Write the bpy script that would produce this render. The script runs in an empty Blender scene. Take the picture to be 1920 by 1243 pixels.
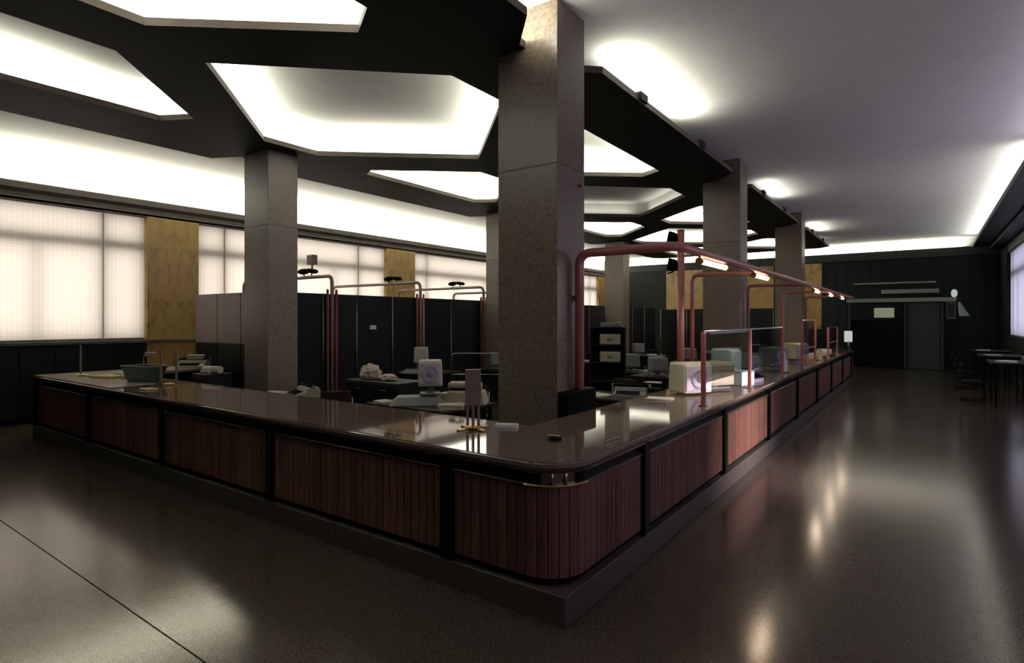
import bpy, bmesh, math, random
from mathutils import Vector, Matrix
random.seed(7)
S = bpy.context.scene
C = S.collection
PI = math.pi
def R(d): return math.radians(d)

# ------------------------------------------------------------------ camera, world, exposure
cam_d = bpy.data.cameras.new('camera'); cam = bpy.data.objects.new('camera', cam_d); C.objects.link(cam)
cam_d.sensor_width = 36; cam_d.lens = 1078/1920*36; cam_d.shift_y = -21.5/1920; cam_d.clip_end = 200; cam_d.clip_start = .05
cam.location = (0, 0, 2.0)
cam.rotation_euler = (R(90), 0, math.atan2(.5837, .8119))
S.camera = cam
w = bpy.data.worlds.new('world'); S.world = w; w.use_nodes = True
w.node_tree.nodes['Background'].inputs[0].default_value = (.6, .7, .85, 1)
w.node_tree.nodes['Background'].inputs[1].default_value = .3
S.view_settings.view_transform = 'Standard'; S.view_settings.look = 'None'
S.view_settings.exposure = 0; S.view_settings.gamma = 1; S.view_settings.use_curve_mapping = False
S.cycles.sample_clamp_indirect = 4

COVE = (1, .97, .80)
COOL = (.80, .78, 1.0)
def strip(p0, p1, watts_m, z, width=.05, col=COVE, tilt=0):
    """a fluorescent tube lying on a ledge, shining up on the plaster"""
    d = Vector((p1[0]-p0[0], p1[1]-p0[1])); L = d.length
    l = bpy.data.lights.new('tube_light', 'AREA'); l.shape = 'RECTANGLE'; l.size = L; l.size_y = width
    l.energy = watts_m*L; l.color = col
    o = bpy.data.objects.new('tube_light', l); C.objects.link(o)
    o.location = ((p0[0]+p1[0])/2, (p0[1]+p1[1])/2, z)
    o.rotation_euler = (Matrix.Rotation(math.atan2(d.y, d.x), 3, 'Z') @ Matrix.Rotation(PI+tilt, 3, 'X')).to_euler()
    return o

ZC = 5.27          # plaster ceiling
ZL, ZT = 4.86, 4.94  # dark lattice
XW = -14.0         # left window wall (face of cornice)
XR = 2.35          # right wall
YB = 28.9          # back wall

# cells of the dark lattice, repeated every 7.1 m
P = 7.1
def cellC(y): return [(-6.5, y-2.35), (-4.5, y-.5), (-4.5, y+.5), (-6.45, y+2.4), (-8.58, y+.6), (-8.58, y-.4)]
def cellL(y): return [(-6.98, y-.45), (-6.98, y+.5), (-8.45, y+2.0), (-8.92, y+1.75), (-8.92, y-1.6), (-8.6, y-1.75)]
def cellR(y): return [(-6.15, y-.35), (-4.6, y-1.75), (-4.15, y-1.45), (-4.15, y+1.5), (-4.58, y+1.75), (-6.15, y+.45)]
CELLS = []
for k in range(-1, 3):
    CELLS.append(('C', 5.55+P*k, cellC(5.55+P*k)))
for k in range(-1, 4):
    y = 2.0+P*k
    if k >= 0 or True:
        CELLS.append(('L', y, cellL(y))); CELLS.append(('R', y, cellR(y)))
def ccw(p):
    a = sum(p[i][0]*p[(i+1) % len(p)][1]-p[(i+1) % len(p)][0]*p[i][1] for i in range(len(p)))
    return p if a > 0 else p[::-1]
def offset(poly, d):   # outward offset of a closed ccw polygon
    n = len(poly); out = []
    for i in range(n):
        a, b, c = Vector(poly[i-1]), Vector(poly[i]), Vector(poly[(i+1) % n])
        e1 = (b-a).normalized(); e2 = (c-b).normalized()
        n1 = Vector((e1.y, -e1.x)); n2 = Vector((e2.y, -e2.x))
        m = (n1+n2)/(1+n1.dot(n2)); out.append(tuple(b+m*d))
    return out
for kind, y, poly in CELLS:
    q = ccw(poly); o = offset(q, .1); n = len(o)
    dim = kind == 'C' and 12 < y < 13                 # this coffer's tubes are nearly dead
    for i in range(n):
        a, b = Vector(o[i]), Vector(o[(i+1) % n]); L = (b-a).length
        if L < .6: continue
        mid = (a+b)/2; pw = 30
        if kind == 'C' and 5 < y < 6:
            if mid.y < y-.6 and mid.x > -6.5: continue          # nothing on the near right side
            pw = 30 if mid.y > y else 22
            if mid.x > -4.7: pw = 22
        if kind == 'L' and 1 < y < 3:
            if mid.x > -8.5: continue
            strip(a.lerp(b, .35) if a.y > b.y else a.lerp(b, .1), b.lerp(a, .1) if a.y > b.y else b.lerp(a, .35), 14, ZT+.03); strip(a.lerp(b, .03), b.lerp(a, .03), 9, ZT+.03); continue
        if y < 0: continue
        if dim: pw = 1.6
        strip(a.lerp(b, .08), b.lerp(a, .08), pw, ZT+.03)
for k in range(5):      # tubes between each pair of brackets on the hall side of the lattice
    y = 8.35-P+P*k
    if 0 < y < 25: strip((-3.12, y-(2.0 if k == 1 else 1.1)), (-3.12, y+(.7 if k == 1 else 1.1)), 17 if k == 1 else 7, ZT+.05, tilt=R(25))
strip((-3.30, 3.0), (-3.30, 4.35), 22, ZT+.05)
strip((-3.74, 4.62), (-3.10, 4.62), 26, ZT+.03, tilt=R(-60))
strip((-14.22, 2.6), (-14.22, 28.4), 62, 4.62)            # cove over the windows
strip((-13.5, 29.12), (1.2, 29.12), 28, 4.93)            # cove at the far end
strip((-3.6, 26.0), (-9.8, 26.0), 10, ZT+.03)
strip((1.62, 14), (1.62, 28), 8, 4.97, col=(.95, .93, .86), tilt=R(-50))      # cove on the right side
strip((1.62, -1), (1.62, 13.5), 3, 4.97, col=(.86, .82, 1), tilt=R(-60))
# daylight through the glazed side entrance in the right wall, out of frame
l = bpy.data.lights.new('side_entrance_daylight', 'AREA'); l.shape = 'RECTANGLE'; l.size = .8; l.size_y = 1.4; l.energy = 60; l.color = (1, .80, .84); l.spread = R(42)
o = bpy.data.objects.new('side_entrance_daylight', l); C.objects.link(o); o.location = (XR-.03, 7.7, 1.5)
o.rotation_euler = (R(72), 0, R(85))

# ------------------------------------------------------------------ materials
def mat(name, col, rough=.5, metal=0., noise=None, scale=20, emis=None, estr=0, trans=0, bump=0, spec=.5, ior=None, stretch=None, vary=0, alpha=None):
    m = bpy.data.materials.new(name); m.use_nodes = True; nt = m.node_tree; N = nt.nodes; L = nt.links
    b = N['Principled BSDF']
    b.inputs['Base Color'].default_value = (*col, 1); b.inputs['Roughness'].default_value = rough
    b.inputs['Metallic'].default_value = metal; b.inputs['Specular IOR Level'].default_value = spec
    if ior: b.inputs['IOR'].default_value = ior
    if trans: b.inputs['Transmission Weight'].default_value = trans
    if emis: b.inputs['Emission Color'].default_value = (*emis, 1); b.inputs['Emission Strength'].default_value = estr
    if noise or bump or vary:
        tc = N.new('ShaderNodeTexCoord'); mp = N.new('ShaderNodeMapping'); L.new(tc.outputs['Object'], mp.inputs[0])
        if stretch: mp.inputs['Scale'].default_value = stretch
        nz = N.new('ShaderNodeTexNoise'); nz.inputs['Scale'].default_value = scale; nz.inputs['Detail'].default_value = 5
        nz.inputs['Roughness'].default_value = .65; L.new(mp.outputs[0], nz.inputs[0])
        src = None
        if noise:
            cr = N.new('ShaderNodeValToRGB'); cr.color_ramp.elements[0].position = .32; cr.color_ramp.elements[1].position = .68
            cr.color_ramp.elements[0].color = (*noise, 1); cr.color_ramp.elements[1].color = (*col, 1)
            L.new(nz.outputs[0], cr.inputs[0]); src = cr.outputs[0]
        if vary:
            oi = N.new('ShaderNodeObjectInfo'); mr = N.new('ShaderNodeMapRange'); mr.inputs[3].default_value = 1-vary; mr.inputs[4].default_value = 1+vary
            L.new(oi.outputs['Random'], mr.inputs[0]); hs = N.new('ShaderNodeHueSaturation'); L.new(mr.outputs[0], hs.inputs['Value'])
            if src: L.new(src, hs.inputs['Color'])
            else: hs.inputs['Color'].default_value = (*col, 1)
            src = hs.outputs[0]
        if src: L.new(src, b.inputs['Base Color'])
        if bump:
            bp = N.new('ShaderNodeBump'); bp.inputs['Strength'].default_value = bump; bp.inputs['Distance'].default_value = .01
            L.new(nz.outputs[0], bp.inputs['Height']); L.new(bp.outputs[0], b.inputs['Normal'])
    return m
M = {}
M['plaster'] = mat('plaster', (.62, .62, .60), .9, noise=(.58, .58, .57), scale=3)
M['lattice'] = mat('lattice_paint', (.006, .010, .007), .6, noise=(.004, .007, .005), scale=6, spec=.12)
M['lattice_edge'] = mat('lattice_lip', (.055, .042, .033), .5, spec=.3)
M['granite'] = mat('brown_granite', (.185, .145, .108), .36, noise=(.085, .066, .050), scale=24)
M['cornice'] = mat('cornice', (.10, .082, .064), .6, noise=(.07, .058, .046), scale=8)
M['dark_wall'] = mat('dark_wall', (.004, .008, .007), .55, noise=(.003, .006, .005), scale=5, spec=.2)
M['frieze'] = mat('frieze', (.014, .020, .016), .55, spec=.3)
M['floor'] = None
M['worktop'] = mat('polished_brown_stone', (.22, .165, .125), .045, noise=(.10, .075, .058), scale=70, spec=.7)
M['edge_wood'] = mat('dark_rounded_edge', (.05, .033, .025), .2)
M['black'] = mat('black_lacquer', (.003, .004, .003), .35, spec=.08)
M['black_matt'] = mat('black_matt', (.003, .004, .004), .7, spec=.04)
M['brass'] = mat('brass', (.60, .43, .20), .28, 1)
M['steel'] = mat('satin_steel', (.30, .28, .24), .35, 1)
M['bright_steel'] = mat('bright_steel', (.66, .60, .50), .22, 1)
M['chrome'] = mat('chrome', (.30, .32, .32), .25, 1)
M['slat'] = mat('mahogany_slat', (.150, .068, .045), .45, noise=(.078, .037, .026), scale=9, stretch=(6, 6, .5), vary=.3, spec=.3)
M['plinth'] = mat('plinth_granite', (.085, .074, .060), .45, noise=(.035, .031, .026), scale=110, spec=.3)
M['red_pipe'] = mat('oxblood_pipe', (.36, .12, .10), .32, spec=.6)
M['brown_pipe'] = mat('taupe_pipe', (.19, .135, .105), .35, spec=.6)
M['partition'] = mat('partition_panel', (.005, .005, .006), .55, noise=(.003, .0035, .004), scale=4, spec=.12)
M['partition_light'] = mat('partition_mauve', (.15, .11, .12), .5)
M['mat'] = mat('pale_gloss_mat', (.85, .74, .64), .12)  # pale colour standing in for the window reflected in the worktop
M['cream'] = mat('cream_plastic', (.72, .70, .56), .45)
M['beige'] = mat('beige_plastic', (.40, .37, .26), .5)
M['grey_plastic'] = mat('grey_plastic', (.16, .17, .17), .5)
M['lilac_plastic'] = mat('lilac_grey_plastic', (.74, .69, .82), .45)
M['disc'] = mat('disc_grille', (.55, .52, .66), .5)
M['disc2'] = mat('disc_center', (.34, .32, .44), .5)
M['paper'] = mat('paper', (.72, .70, .62), .8)
M['paper_pink'] = mat('paper_pink', (.78, .62, .52), .8, noise=(.50, .42, .36), scale=14)
M['paper_yellow'] = mat('paper_yellow', (.50, .42, .20), .8)
M['blue_white'] = mat('blue_white_plastic', (.55, .68, .72), .3)
M['bin'] = mat('dark_green_plastic', (.012, .030, .026), .35)
M['desk'] = mat('dark_desk', (.006, .006, .006), .6, spec=.1)
M['desk_top'] = mat('desk_top', (.020, .017, .015), .7, spec=.1)
M['chair_fabric'] = mat('chair_fabric', (.014, .010, .008), .9, spec=.1)
M['lamp_glow'] = mat('lamp_glow', (1, .9, .75), .5, emis=(1, .78, .52), estr=5)
M['plate_glow'] = mat('lit_sign', (.5, .5, .35), .5, emis=(.75, .78, .5), estr=.16)
M['rail_glow'] = mat('pale_rail', (.24, .27, .20), .5)  # plain pale colour, no emission
M['green_door'] = mat('green_door', (.014, .022, .017), .6)
M['white_lamp'] = mat('white_lamp', (.9, .9, .9), .4, emis=(.9, 1, .95), estr=.35)
M['screen_glow'] = mat('lit_screen', (.8, .85, .9), .3, emis=(.85, .93, 1), estr=.55)  # emission puts in the brightness of brightly lit paper
g = mat('screen_glass', (.85, .95, .92), .02, trans=1, ior=1.45); M['glass'] = g
m = bpy.data.materials.new('translucent_blind'); m.use_nodes = True; nt = m.node_tree; nt.nodes.remove(nt.nodes['Principled BSDF'])
def blind_mat(name, col):
    m = bpy.data.materials.new(name); m.use_nodes = True; nt = m.node_tree; N = nt.nodes; L = nt.links
    N.remove(N['Principled BSDF'])
    tr = N.new('ShaderNodeBsdfTranslucent'); df = N.new('ShaderNodeBsdfDiffuse'); mx = N.new('ShaderNodeMixShader'); mx.inputs[0].default_value = .3
    tc = N.new('ShaderNodeTexCoord'); wv = N.new('ShaderNodeTexWave'); wv.bands_direction = 'Z'; wv.inputs['Scale'].default_value = 5.5; wv.inputs['Distortion'].default_value = .15
    w2 = N.new('ShaderNodeTexWave'); w2.bands_direction = 'Y'; w2.inputs['Scale'].default_value = 4
    L.new(tc.outputs['Object'], wv.inputs[0]); L.new(tc.outputs['Object'], w2.inputs[0])
    mm = N.new('ShaderNodeMath'); mm.operation = 'MULTIPLY'; L.new(wv.outputs['Fac'], mm.inputs[0]); L.new(w2.outputs['Fac'], mm.inputs[1])
    cr = N.new('ShaderNodeValToRGB'); cr.color_ramp.elements[0].color = (col[0]*.86, col[1]*.85, col[2]*.84, 1); cr.color_ramp.elements[1].color = (*col, 1)
    L.new(mm.outputs[0], cr.inputs[0]); L.new(cr.outputs[0], tr.inputs[0]); df.inputs[0].default_value = (*col, 1)
    L.new(tr.outputs[0], mx.inputs[1]); L.new(df.outputs[0], mx.inputs[2]); L.new(mx.outputs[0], N['Material Output'].inputs[0])
    return m
bpy.data.materials.remove(m)
M['blind'] = blind_mat('translucent_blind', (.90, .83, .75))
M['blind_cool'] = blind_mat('translucent_blind_cool', (.78, .76, .88))
M['pane'] = mat('daylit_pane', (.5, .5, .5), .2, emis=(1, .95, .88), estr=1.9)
M['pane_cool'] = mat('daylit_pane_cool', (.5, .5, .5), .2, emis=(.86, .86, 1), estr=1.3)
M['pane_day'] = mat('daylit_pane_near', (.5, .5, .5), .2, emis=(.92, .84, .98), estr=2.7)  # unseen right windows, glow raised to light the ceiling and counter
M['mullion'] = mat('window_mullion', (.16, .15, .14), .5)
def marble():
    m = bpy.data.materials.new('veined_yellow_marble'); m.use_nodes = True; nt = m.node_tree; N = nt.nodes; L = nt.links; b = N['Principled BSDF']
    b.inputs['Roughness'].default_value = .3
    tc = N.new('ShaderNodeTexCoord'); sx = N.new('ShaderNodeSeparateXYZ'); L.new(tc.outputs['Object'], sx.inputs[0])
    ab = N.new('ShaderNodeMath'); ab.operation = 'ABSOLUTE'; L.new(sx.outputs['Y'], ab.inputs[0])
    ab2 = N.new('ShaderNodeMath'); ab2.operation = 'ABSOLUTE'; L.new(sx.outputs['X'], ab2.inputs[0])
    cb = N.new('ShaderNodeCombineXYZ'); L.new(ab2.outputs[0], cb.inputs[0]); L.new(ab.outputs[0], cb.inputs[1]); L.new(sx.outputs['Z'], cb.inputs[2])
    mp = N.new('ShaderNodeMapping'); mp.inputs['Rotation'].default_value = (R(35), R(-35), 0); mp.inputs['Scale'].default_value = (1.2, 2.6, 1.0); L.new(cb.outputs[0], mp.inputs[0])
    nz = N.new('ShaderNodeTexNoise'); nz.inputs['Scale'].default_value = 1.7; nz.inputs['Detail'].default_value = 7; nz.inputs['Distortion'].default_value = 1.6; L.new(mp.outputs[0], nz.inputs[0])
    cr = N.new('ShaderNodeValToRGB'); e = cr.color_ramp.elements
    e[0].position = .30; e[0].color = (.20, .125, .040, 1); e[1].position = .66; e[1].color = (.46, .315, .11, 1)
    x = e.new(.45); x.color = (.42, .265, .085, 1)
    L.new(nz.outputs[0], cr.inputs[0]); L.new(cr.outputs[0], b.inputs['Base Color']); return m
M['marble'] = marble()
def floor_mat():
    m = bpy.data.materials.new('polished_dark_granite'); m.use_nodes = True; nt = m.node_tree; N = nt.nodes; L = nt.links; b = N['Principled BSDF']
    tc = N.new('ShaderNodeTexCoord'); n1 = N.new('ShaderNodeTexNoise'); n1.inputs['Scale'].default_value = 75; n1.inputs['Detail'].default_value = 4
    n2 = N.new('ShaderNodeTexNoise'); n2.inputs['Scale'].default_value = .5; n2.inputs['Detail'].default_value = 3
    L.new(tc.outputs['Object'], n1.inputs[0]); L.new(tc.outputs['Object'], n2.inputs[0])
    cr = N.new('ShaderNodeValToRGB'); cr.color_ramp.elements[0].position = .35; cr.color_ramp.elements[1].position = .7
    cr.color_ramp.elements[0].color = (.026, .020, .015, 1); cr.color_ramp.elements[1].color = (.100, .078, .058, 1)
    L.new(n1.outputs[0], cr.inputs[0]); L.new(cr.outputs[0], b.inputs['Base Color'])
    mr = N.new('ShaderNodeMapRange'); mr.inputs[3].default_value = .13; mr.inputs[4].default_value = .20; b.inputs['Specular IOR Level'].default_value = .36; b.inputs['Specular Tint'].default_value = (1, .80, .58, 1); L.new(n2.outputs[0], mr.inputs[0]); L.new(mr.outputs[0], b.inputs['Roughness'])
    return m
M['floor'] = floor_mat()

# ------------------------------------------------------------------ mesh helpers
class MB:
    def __init__(s): s.v = []; s.f = []; s.sm = []
    def add(s, v, f, smooth=False):
        n = len(s.v); s.v += [tuple(p) for p in v]; s.f += [tuple(i+n for i in q) for q in f]; s.sm += [smooth]*len(f); return s
    def box(s, x0, x1, y0, y1, z0, z1):
        return s.add([(x0,y0,z0),(x1,y0,z0),(x1,y1,z0),(x0,y1,z0),(x0,y0,z1),(x1,y0,z1),(x1,y1,z1),(x0,y1,z1)],
                     [(0,3,2,1),(4,5,6,7),(0,1,5,4),(1,2,6,5),(2,3,7,6),(3,0,4,7)])
    def rbox(s, x0, x1, y0, y1, z0, z1, b=.01, seg=2, tx=0, ty=0, T=None):
        bm = bmesh.new(); bmesh.ops.create_cube(bm, size=1)
        for q in bm.verts:
            k = 1 if q.co.z > 0 else 0
            q.co = Vector(((x0+x1)/2+q.co.x*((x1-x0)-tx*k), (y0+y1)/2+q.co.y*((y1-y0)-ty*k), z1 if k else z0))
        bmesh.ops.bevel(bm, geom=bm.edges[:], offset=b, segments=seg, affect='EDGES', profile=.5)
        if T: bmesh.ops.transform(bm, matrix=T, verts=bm.verts)
        bm.verts.index_update(); s.add([q.co[:] for q in bm.verts], [[q.index for q in f.verts] for f in bm.faces], False); bm.free(); return s
    def prism(s, poly, z0, z1):
        poly = ccw(list(poly)); n = len(poly)
        return s.add([(x, y, z0) for x, y in poly]+[(x, y, z1) for x, y in poly],
                     [tuple(range(n))[::-1], tuple(range(n, 2*n))]+[(i, (i+1) % n, n+(i+1) % n, n+i) for i in range(n)])
    def tube(s, pts, r, seg=10, bend=0, caps=True):
        pts = [Vector(p) for p in pts]
        if bend:
            out = [pts[0]]
            for i in range(1, len(pts)-1):
                a, b, c = pts[i-1], pts[i], pts[i+1]; d1 = (a-b).normalized(); d2 = (c-b).normalized()
                bb = min(bend, (a-b).length*.45, (c-b).length*.45)
                for k in range(6):
                    t = k/5; out.append((1-t)**2*(b+d1*bb)+2*t*(1-t)*b+t*t*(b+d2*bb))
            out.append(pts[-1]); pts = out
        V = []; n = len(pts); up = None
        for i, p in enumerate(pts):
            t = (pts[min(i+1, n-1)]-pts[max(i-1, 0)]).normalized()
            if up is None:
                up = Vector((0, 0, 1)) if abs(t.z) < .9 else Vector((1, 0, 0))
            u = (up-t*up.dot(t)).normalized(); w_ = t.cross(u); up = u
            for k in range(seg):
                a = 2*PI*k/seg; V.append(p+u*math.cos(a)*r+w_*math.sin(a)*r)
        F = [(i*seg+k, i*seg+(k+1) % seg, (i+1)*seg+(k+1) % seg, (i+1)*seg+k) for i in range(n-1) for k in range(seg)]
        s.add(V, F, True)
        if caps: s.add(V[:seg], [tuple(range(seg))[::-1]]); s.add(V[-seg:], [tuple(range(seg))])
        return s
    def lathe(s, prof, seg=20, T=None, cx=0, cy=0):
        V = []; n = len(prof)
        for r, z in prof:
            for k in range(seg):
                a = 2*PI*k/seg; p = Vector((cx+r*math.cos(a), cy+r*math.sin(a), z)); V.append(T @ p if T else p)
        F = [(i*seg+k, i*seg+(k+1) % seg, (i+1)*seg+(k+1) % seg, (i+1)*seg+k) for i in range(n-1) for k in range(seg)]
        s.add(V, F, True); s.add(V[:seg], [tuple(range(seg))[::-1]]); s.add(V[-seg:], [tuple(range(seg))]); return s
    def build(s, name, m, parent=None, world=False):
        me = bpy.data.meshes.new(name); off = Vector(parent.location) if (world and parent) else Vector((0, 0, 0))
        q = parent.parent if (world and parent) else None
        while q: off += Vector(q.location); q = q.parent
        me.from_pydata([tuple(Vector(v)-off) for v in s.v], [], s.f); me.polygons.foreach_set('use_smooth', s.sm); me.update()
        bm = bmesh.new(); bm.from_mesh(me); bmesh.ops.remove_doubles(bm, verts=bm.verts, dist=1e-5); bmesh.ops.recalc_face_normals(bm, faces=bm.faces); bm.to_mesh(me); bm.free()
        me.materials.append(m); o = bpy.data.objects.new(name, me); C.objects.link(o); o.parent = parent; return o
def sweep(mb, path, prof, closed_prof=True):
    """profile [(offset to the left of travel, z)] along a 2D path"""
    n = len(path); V = []; k = len(prof)
    for i in range(n):
        b = Vector(path[i]); e1 = (b-Vector(path[i-1])).normalized() if i else (Vector(path[1])-b).normalized()
        e2 = (Vector(path[i+1])-b).normalized() if i < n-1 else e1
        n1 = Vector((-e1.y, e1.x)); n2 = Vector((-e2.y, e2.x)); m_ = (n1+n2)/(1+n1.dot(n2))
        for d, z in prof: p = b+m_*d; V.append((p.x, p.y, z))
    F = []
    for i in range(n-1):
        for j in range(k if closed_prof else k-1):
            F.append((i*k+j, i*k+(j+1) % k, (i+1)*k+(j+1) % k, (i+1)*k+j))
    if closed_prof: F += [tuple(range(k)), tuple(range((n-1)*k, n*k))[::-1]]
    return mb.add(V, F)
def tag(o, label=None, cat=None, group=None, kind=None):
    if label: o['label'] = label
    if cat: o['category'] = cat
    if group: o['group'] = group
    if kind: o['kind'] = kind
    return o
def thing(name, label, cat, loc=(0, 0, 0), rz=0, group=None, kind=None):
    o = bpy.data.objects.new(name, None); o.empty_display_size = .1; C.objects.link(o); o.location = loc; o.rotation_euler = (0, 0, rz)
    return tag(o, label, cat, group, kind)
def kids(o): return [c for c in bpy.data.objects if c.parent == o]
def copy_tree(o, parent=None):
    c = o.copy(); C.objects.link(c); c.parent = parent
    for ch in kids(o): copy_tree(ch, c)
    return c
def again(o, loc, rz=0, label=None, group=None):
    c = copy_tree(o); c.location = loc; c.rotation_euler = (0, 0, rz)
    if label: c['label'] = label
    if group: c['group'] = group
    return c
def struct(name, mb, m, label, cat='structure'):
    o = mb.build(name, m); return tag(o, label, cat, kind='structure')

# ------------------------------------------------------------------ room shell
fl = struct('floor', MB().box(XW-.6, XR+.3, -8.3, YB+.6, -.1, 0), M['floor'], 'polished dark granite floor of the banking hall with soft reflections', 'floor')
for y in (1.68, -.9, 4.3-8.6):
    MB().box(XW, XR, y-.004, y+.004, 0, .0012).build('floor_joint', M['black_matt'], fl)
ce = struct('ceiling', MB().box(XW-.6, XR+.3, -8.3, YB+.6, ZC, ZC+.15), M['plaster'], 'smooth pale plaster ceiling lit from hidden coves', 'ceiling')
# recess walls around every coffer
for kind, y, poly in CELLS:
    q = ccw(poly); a = offset(q, .22); b = offset(q, .25); mb = MB()
    for i in range(len(a)):
        j = (i+1) % len(a)
        mb.add([(*a[i], ZT), (*a[j], ZT), (*b[j], ZT), (*b[i], ZT), (*a[i], ZC), (*a[j], ZC), (*b[j], ZC), (*b[i], ZC)],
               [(0,3,2,1),(4,5,6,7),(0,1,5,4),(1,2,6,5),(2,3,7,6),(3,0,4,7)])
    mb.build('coffer_side', M['plaster'], ce)
struct('wall_front', MB().box(XW-.6, XR+.3, -8.3, -8, 0, ZC), M['dark_wall'], 'dark wall behind the camera', 'wall')
# left wall
WIN = [(2.3, 5.62), (6.73, 12.60), (13.85, 19.70), (20.95, 27.3)]   # windows along the left wall
PIER = [(5.62, 6.73), (12.60, 13.85), (19.70, 20.95), (27.3, 28.9)]
wl = MB().box(XW-.35, XW-.02, -8, YB, 0, 1.50).box(XW-.6, XW-.5, -8, YB, 1.5, ZC).box(XW-.45, XW, -8, 2.3, 1.5, 4.28)
wl = struct('wall_left', wl, M['dark_wall'], 'dark panelled wall below the left windows', 'wall')
MB().box(XW-.5, XW-.45, -8, YB, 4.3, ZC).build('cove_back', M['plaster'], wl)
MB().box(XW-.45, XW-.0, -8, YB, 4.28, 4.34).build('cove_ledge', M['cornice'], wl)
for y0, y1 in PIER:
    p = MB().rbox(XW-.4, XW+.02, y0, y1, .12, 4.29, .006, 1)
    q = thing('marble_pier', None, None, (XW, (y0+y1)/2, 0)); q.parent = wl
    p.build('marble_slab', M['marble'], q, True)
    q.name = 'marble_pier'
# wainscot boards under the windows
for y0, y1 in WIN:
    n = 6
    for i in range(n):
        a = y0+(y1-y0)*i/n; b = y0+(y1-y0)*(i+1)/n
        MB().rbox(XW-.05, XW+.0, a+.006, b-.006, .12, 1.46, .005, 1).build('wainscot_panel', M['dark_wall'], wl)
t1 = MB(); sweep(t1, [(XW, YB), (XW, -8)], [(0, 4.30), (0, 4.36), (-.02, 4.37), (-.02, 4.45), (.03, 4.52), (.03, 4.64), (.0, 4.66), (-.05, 4.66), (-.05, 4.30)])
struct('trim_1', MB().add(t1.v, t1.f), M['cornice'], 'brown moulded cornice running above the left windows', 'cornice')
struct('trim_2', MB().rbox(XW-.10, XW+.06, -8, YB-.02, 1.50, 1.57, .01), M['cornice'], 'brown sill ledge running below the left windows', 'sill')

def window(idx, x, y0, y1, z0, z1, side, joints, thin, blind, pane, label, transom=3.62):
    """side=+1: room is on the +x side of the wall"""
    t = thing('window_%d' % idx, label, 'window', (x, (y0+y1)/2, z0), kind='structure')
    s = side
    def X(d): return x-s*d
    def bx(mb, d0, d1, *a): return mb.box(min(X(d0), X(d1)), max(X(d0), X(d1)), *a)
    bx(MB(), .34, .36, y0+.03, y1-.03, z0+.03, z1-.03).build('pane', M[pane], t, True)
    f = MB()
    bx(f, .2, .33, y0, y0+.07, z0, z1); bx(f, .2, .33, y1-.07, y1, z0, z1); bx(f, .2, .33, y0+.07, y1-.07, z0, z0+.07); bx(f, .2, .33, y0+.07, y1-.07, z1-.07, z1)
    f.build('window_frame', M['mullion'], t, True)
    js = [y0]+joints+[y1]
    for j in joints: bx(MB(), .12, .30, j-.035, j+.035, z0+.07, z1-.07).build('mullion', M['mullion'], t, True)
    for j in thin: bx(MB(), .14, .26, j-.014, j+.014, z0+.07, transom-.09).build('glazing_bar', M['mullion'], t, True)
    bx(MB(), .18, .29, y0+.07, y1-.07, transom-.11, transom+.11).build('transom', M['mullion'], t, True)
    for a, b in zip(js[:-1], js[1:]):
        mb = MB(); n = max(2, int((b-a)/.09))
        V = []
        for k in range(n+1):
            yy = a+.006+(b-a-.012)*k/n; dd = .085+.004*(k % 2)
            V += [(X(dd), yy, z0+.02), (X(dd), yy, z1-.01)]
        mb.add(V, [(2*k, 2*k+2, 2*k+3, 2*k+1) for k in range(n)])
        mb.build('blind', M[blind], t, True)
        bx(MB(), .07, .10, a+.02, b-.02, z0+.01, z0+.04).build('bottom_rail', M['mullion'], t, True)
    bx(MB(), .05, .12, y0+.01, y1-.01, z1-.03, z1).build('blind_cassette', M['mullion'], t, True)
    return t
LAB = ['large window at far left of photo with pale pleated blinds, left of the first marble pier',
       'blinded window between first and second yellow marble piers, partly behind the slim grey column', 'blinded window right of the second yellow marble pier, left of the big column',
       'farthest left wall window, a sliver beside the far column']
for i, (y0, y1) in enumerate(WIN):
    window(i+1, XW-.02, y0, y1, 1.57, 4.30, 1, [y0+.68 if i else y0+.3, y1-.80] if i != 1 else [y0+.68, y1-1.05], [y1-3.67, y1-1.92], 'blind', 'pane', LAB[i])

# right wall with its own windows
wr = MB().box(XR+.02, XR+.3, -8, YB, 0, 1.45).box(XR+.02, XR+.3, -8, YB, 4.4, ZC)
prev = -8
RW = [(13.9, 19.8), (21.0, 26.9)]
DO = (7.35, 8.45)
for a, b in [(-8, -.2), (5.9, DO[0]), (DO[1], 9.3), (12.7, 13.9), (19.8, 21.0), (26.9, YB)]: wr.box(XR+.0, XR+.3, a, b, 0, ZC)
wr.box(XR+.02, XR+.3, DO[0], DO[1], 2.6, ZC)
struct('wall_right', wr, M['dark_wall'], 'dark right-hand wall of the hall', 'wall')
window(5, XR+.02, 21.0, 26.9, 1.45, 4.40, -1, [26.2], [25.0], 'blind_cool', 'pane_cool', 'lavender-lit blinded window at the right edge of the photo')
window(6, XR+.02, 13.9, 19.8, 1.45, 4.40, -1, [14.7, 19.1], [16.0], 'blind_cool', 'pane_day', 'right wall window nearer the camera, out of frame')
window(7, XR+.02, 9.3, 12.7, 1.45, 4.40, -1, [10.1], [11.3], 'blind_cool', 'pane_day', 'right wall window just beyond the side entrance, out of frame')
window(8, XR+.02, -.2, 5.9, 1.45, 4.40, -1, [.6, 5.1], [2.0, 3.6], 'blind_cool', 'pane_day', 'right wall window beside the camera, out of frame')  # unseen window added, its span set to light the counter corner
d = thing('door_1', 'glazed side entrance in the right wall, out of frame', 'door', (XR+.1, 7.9, 0), kind='structure')
MB().box(XR+.05, XR+.12, 7.36, 7.44, 0, 2.6).box(XR+.05, XR+.12, 8.36, 8.44, 0, 2.6).box(XR+.05, XR+.12, 7.44, 8.36, 2.5, 2.6).build('door_frame', M['mullion'], d, True)
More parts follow.
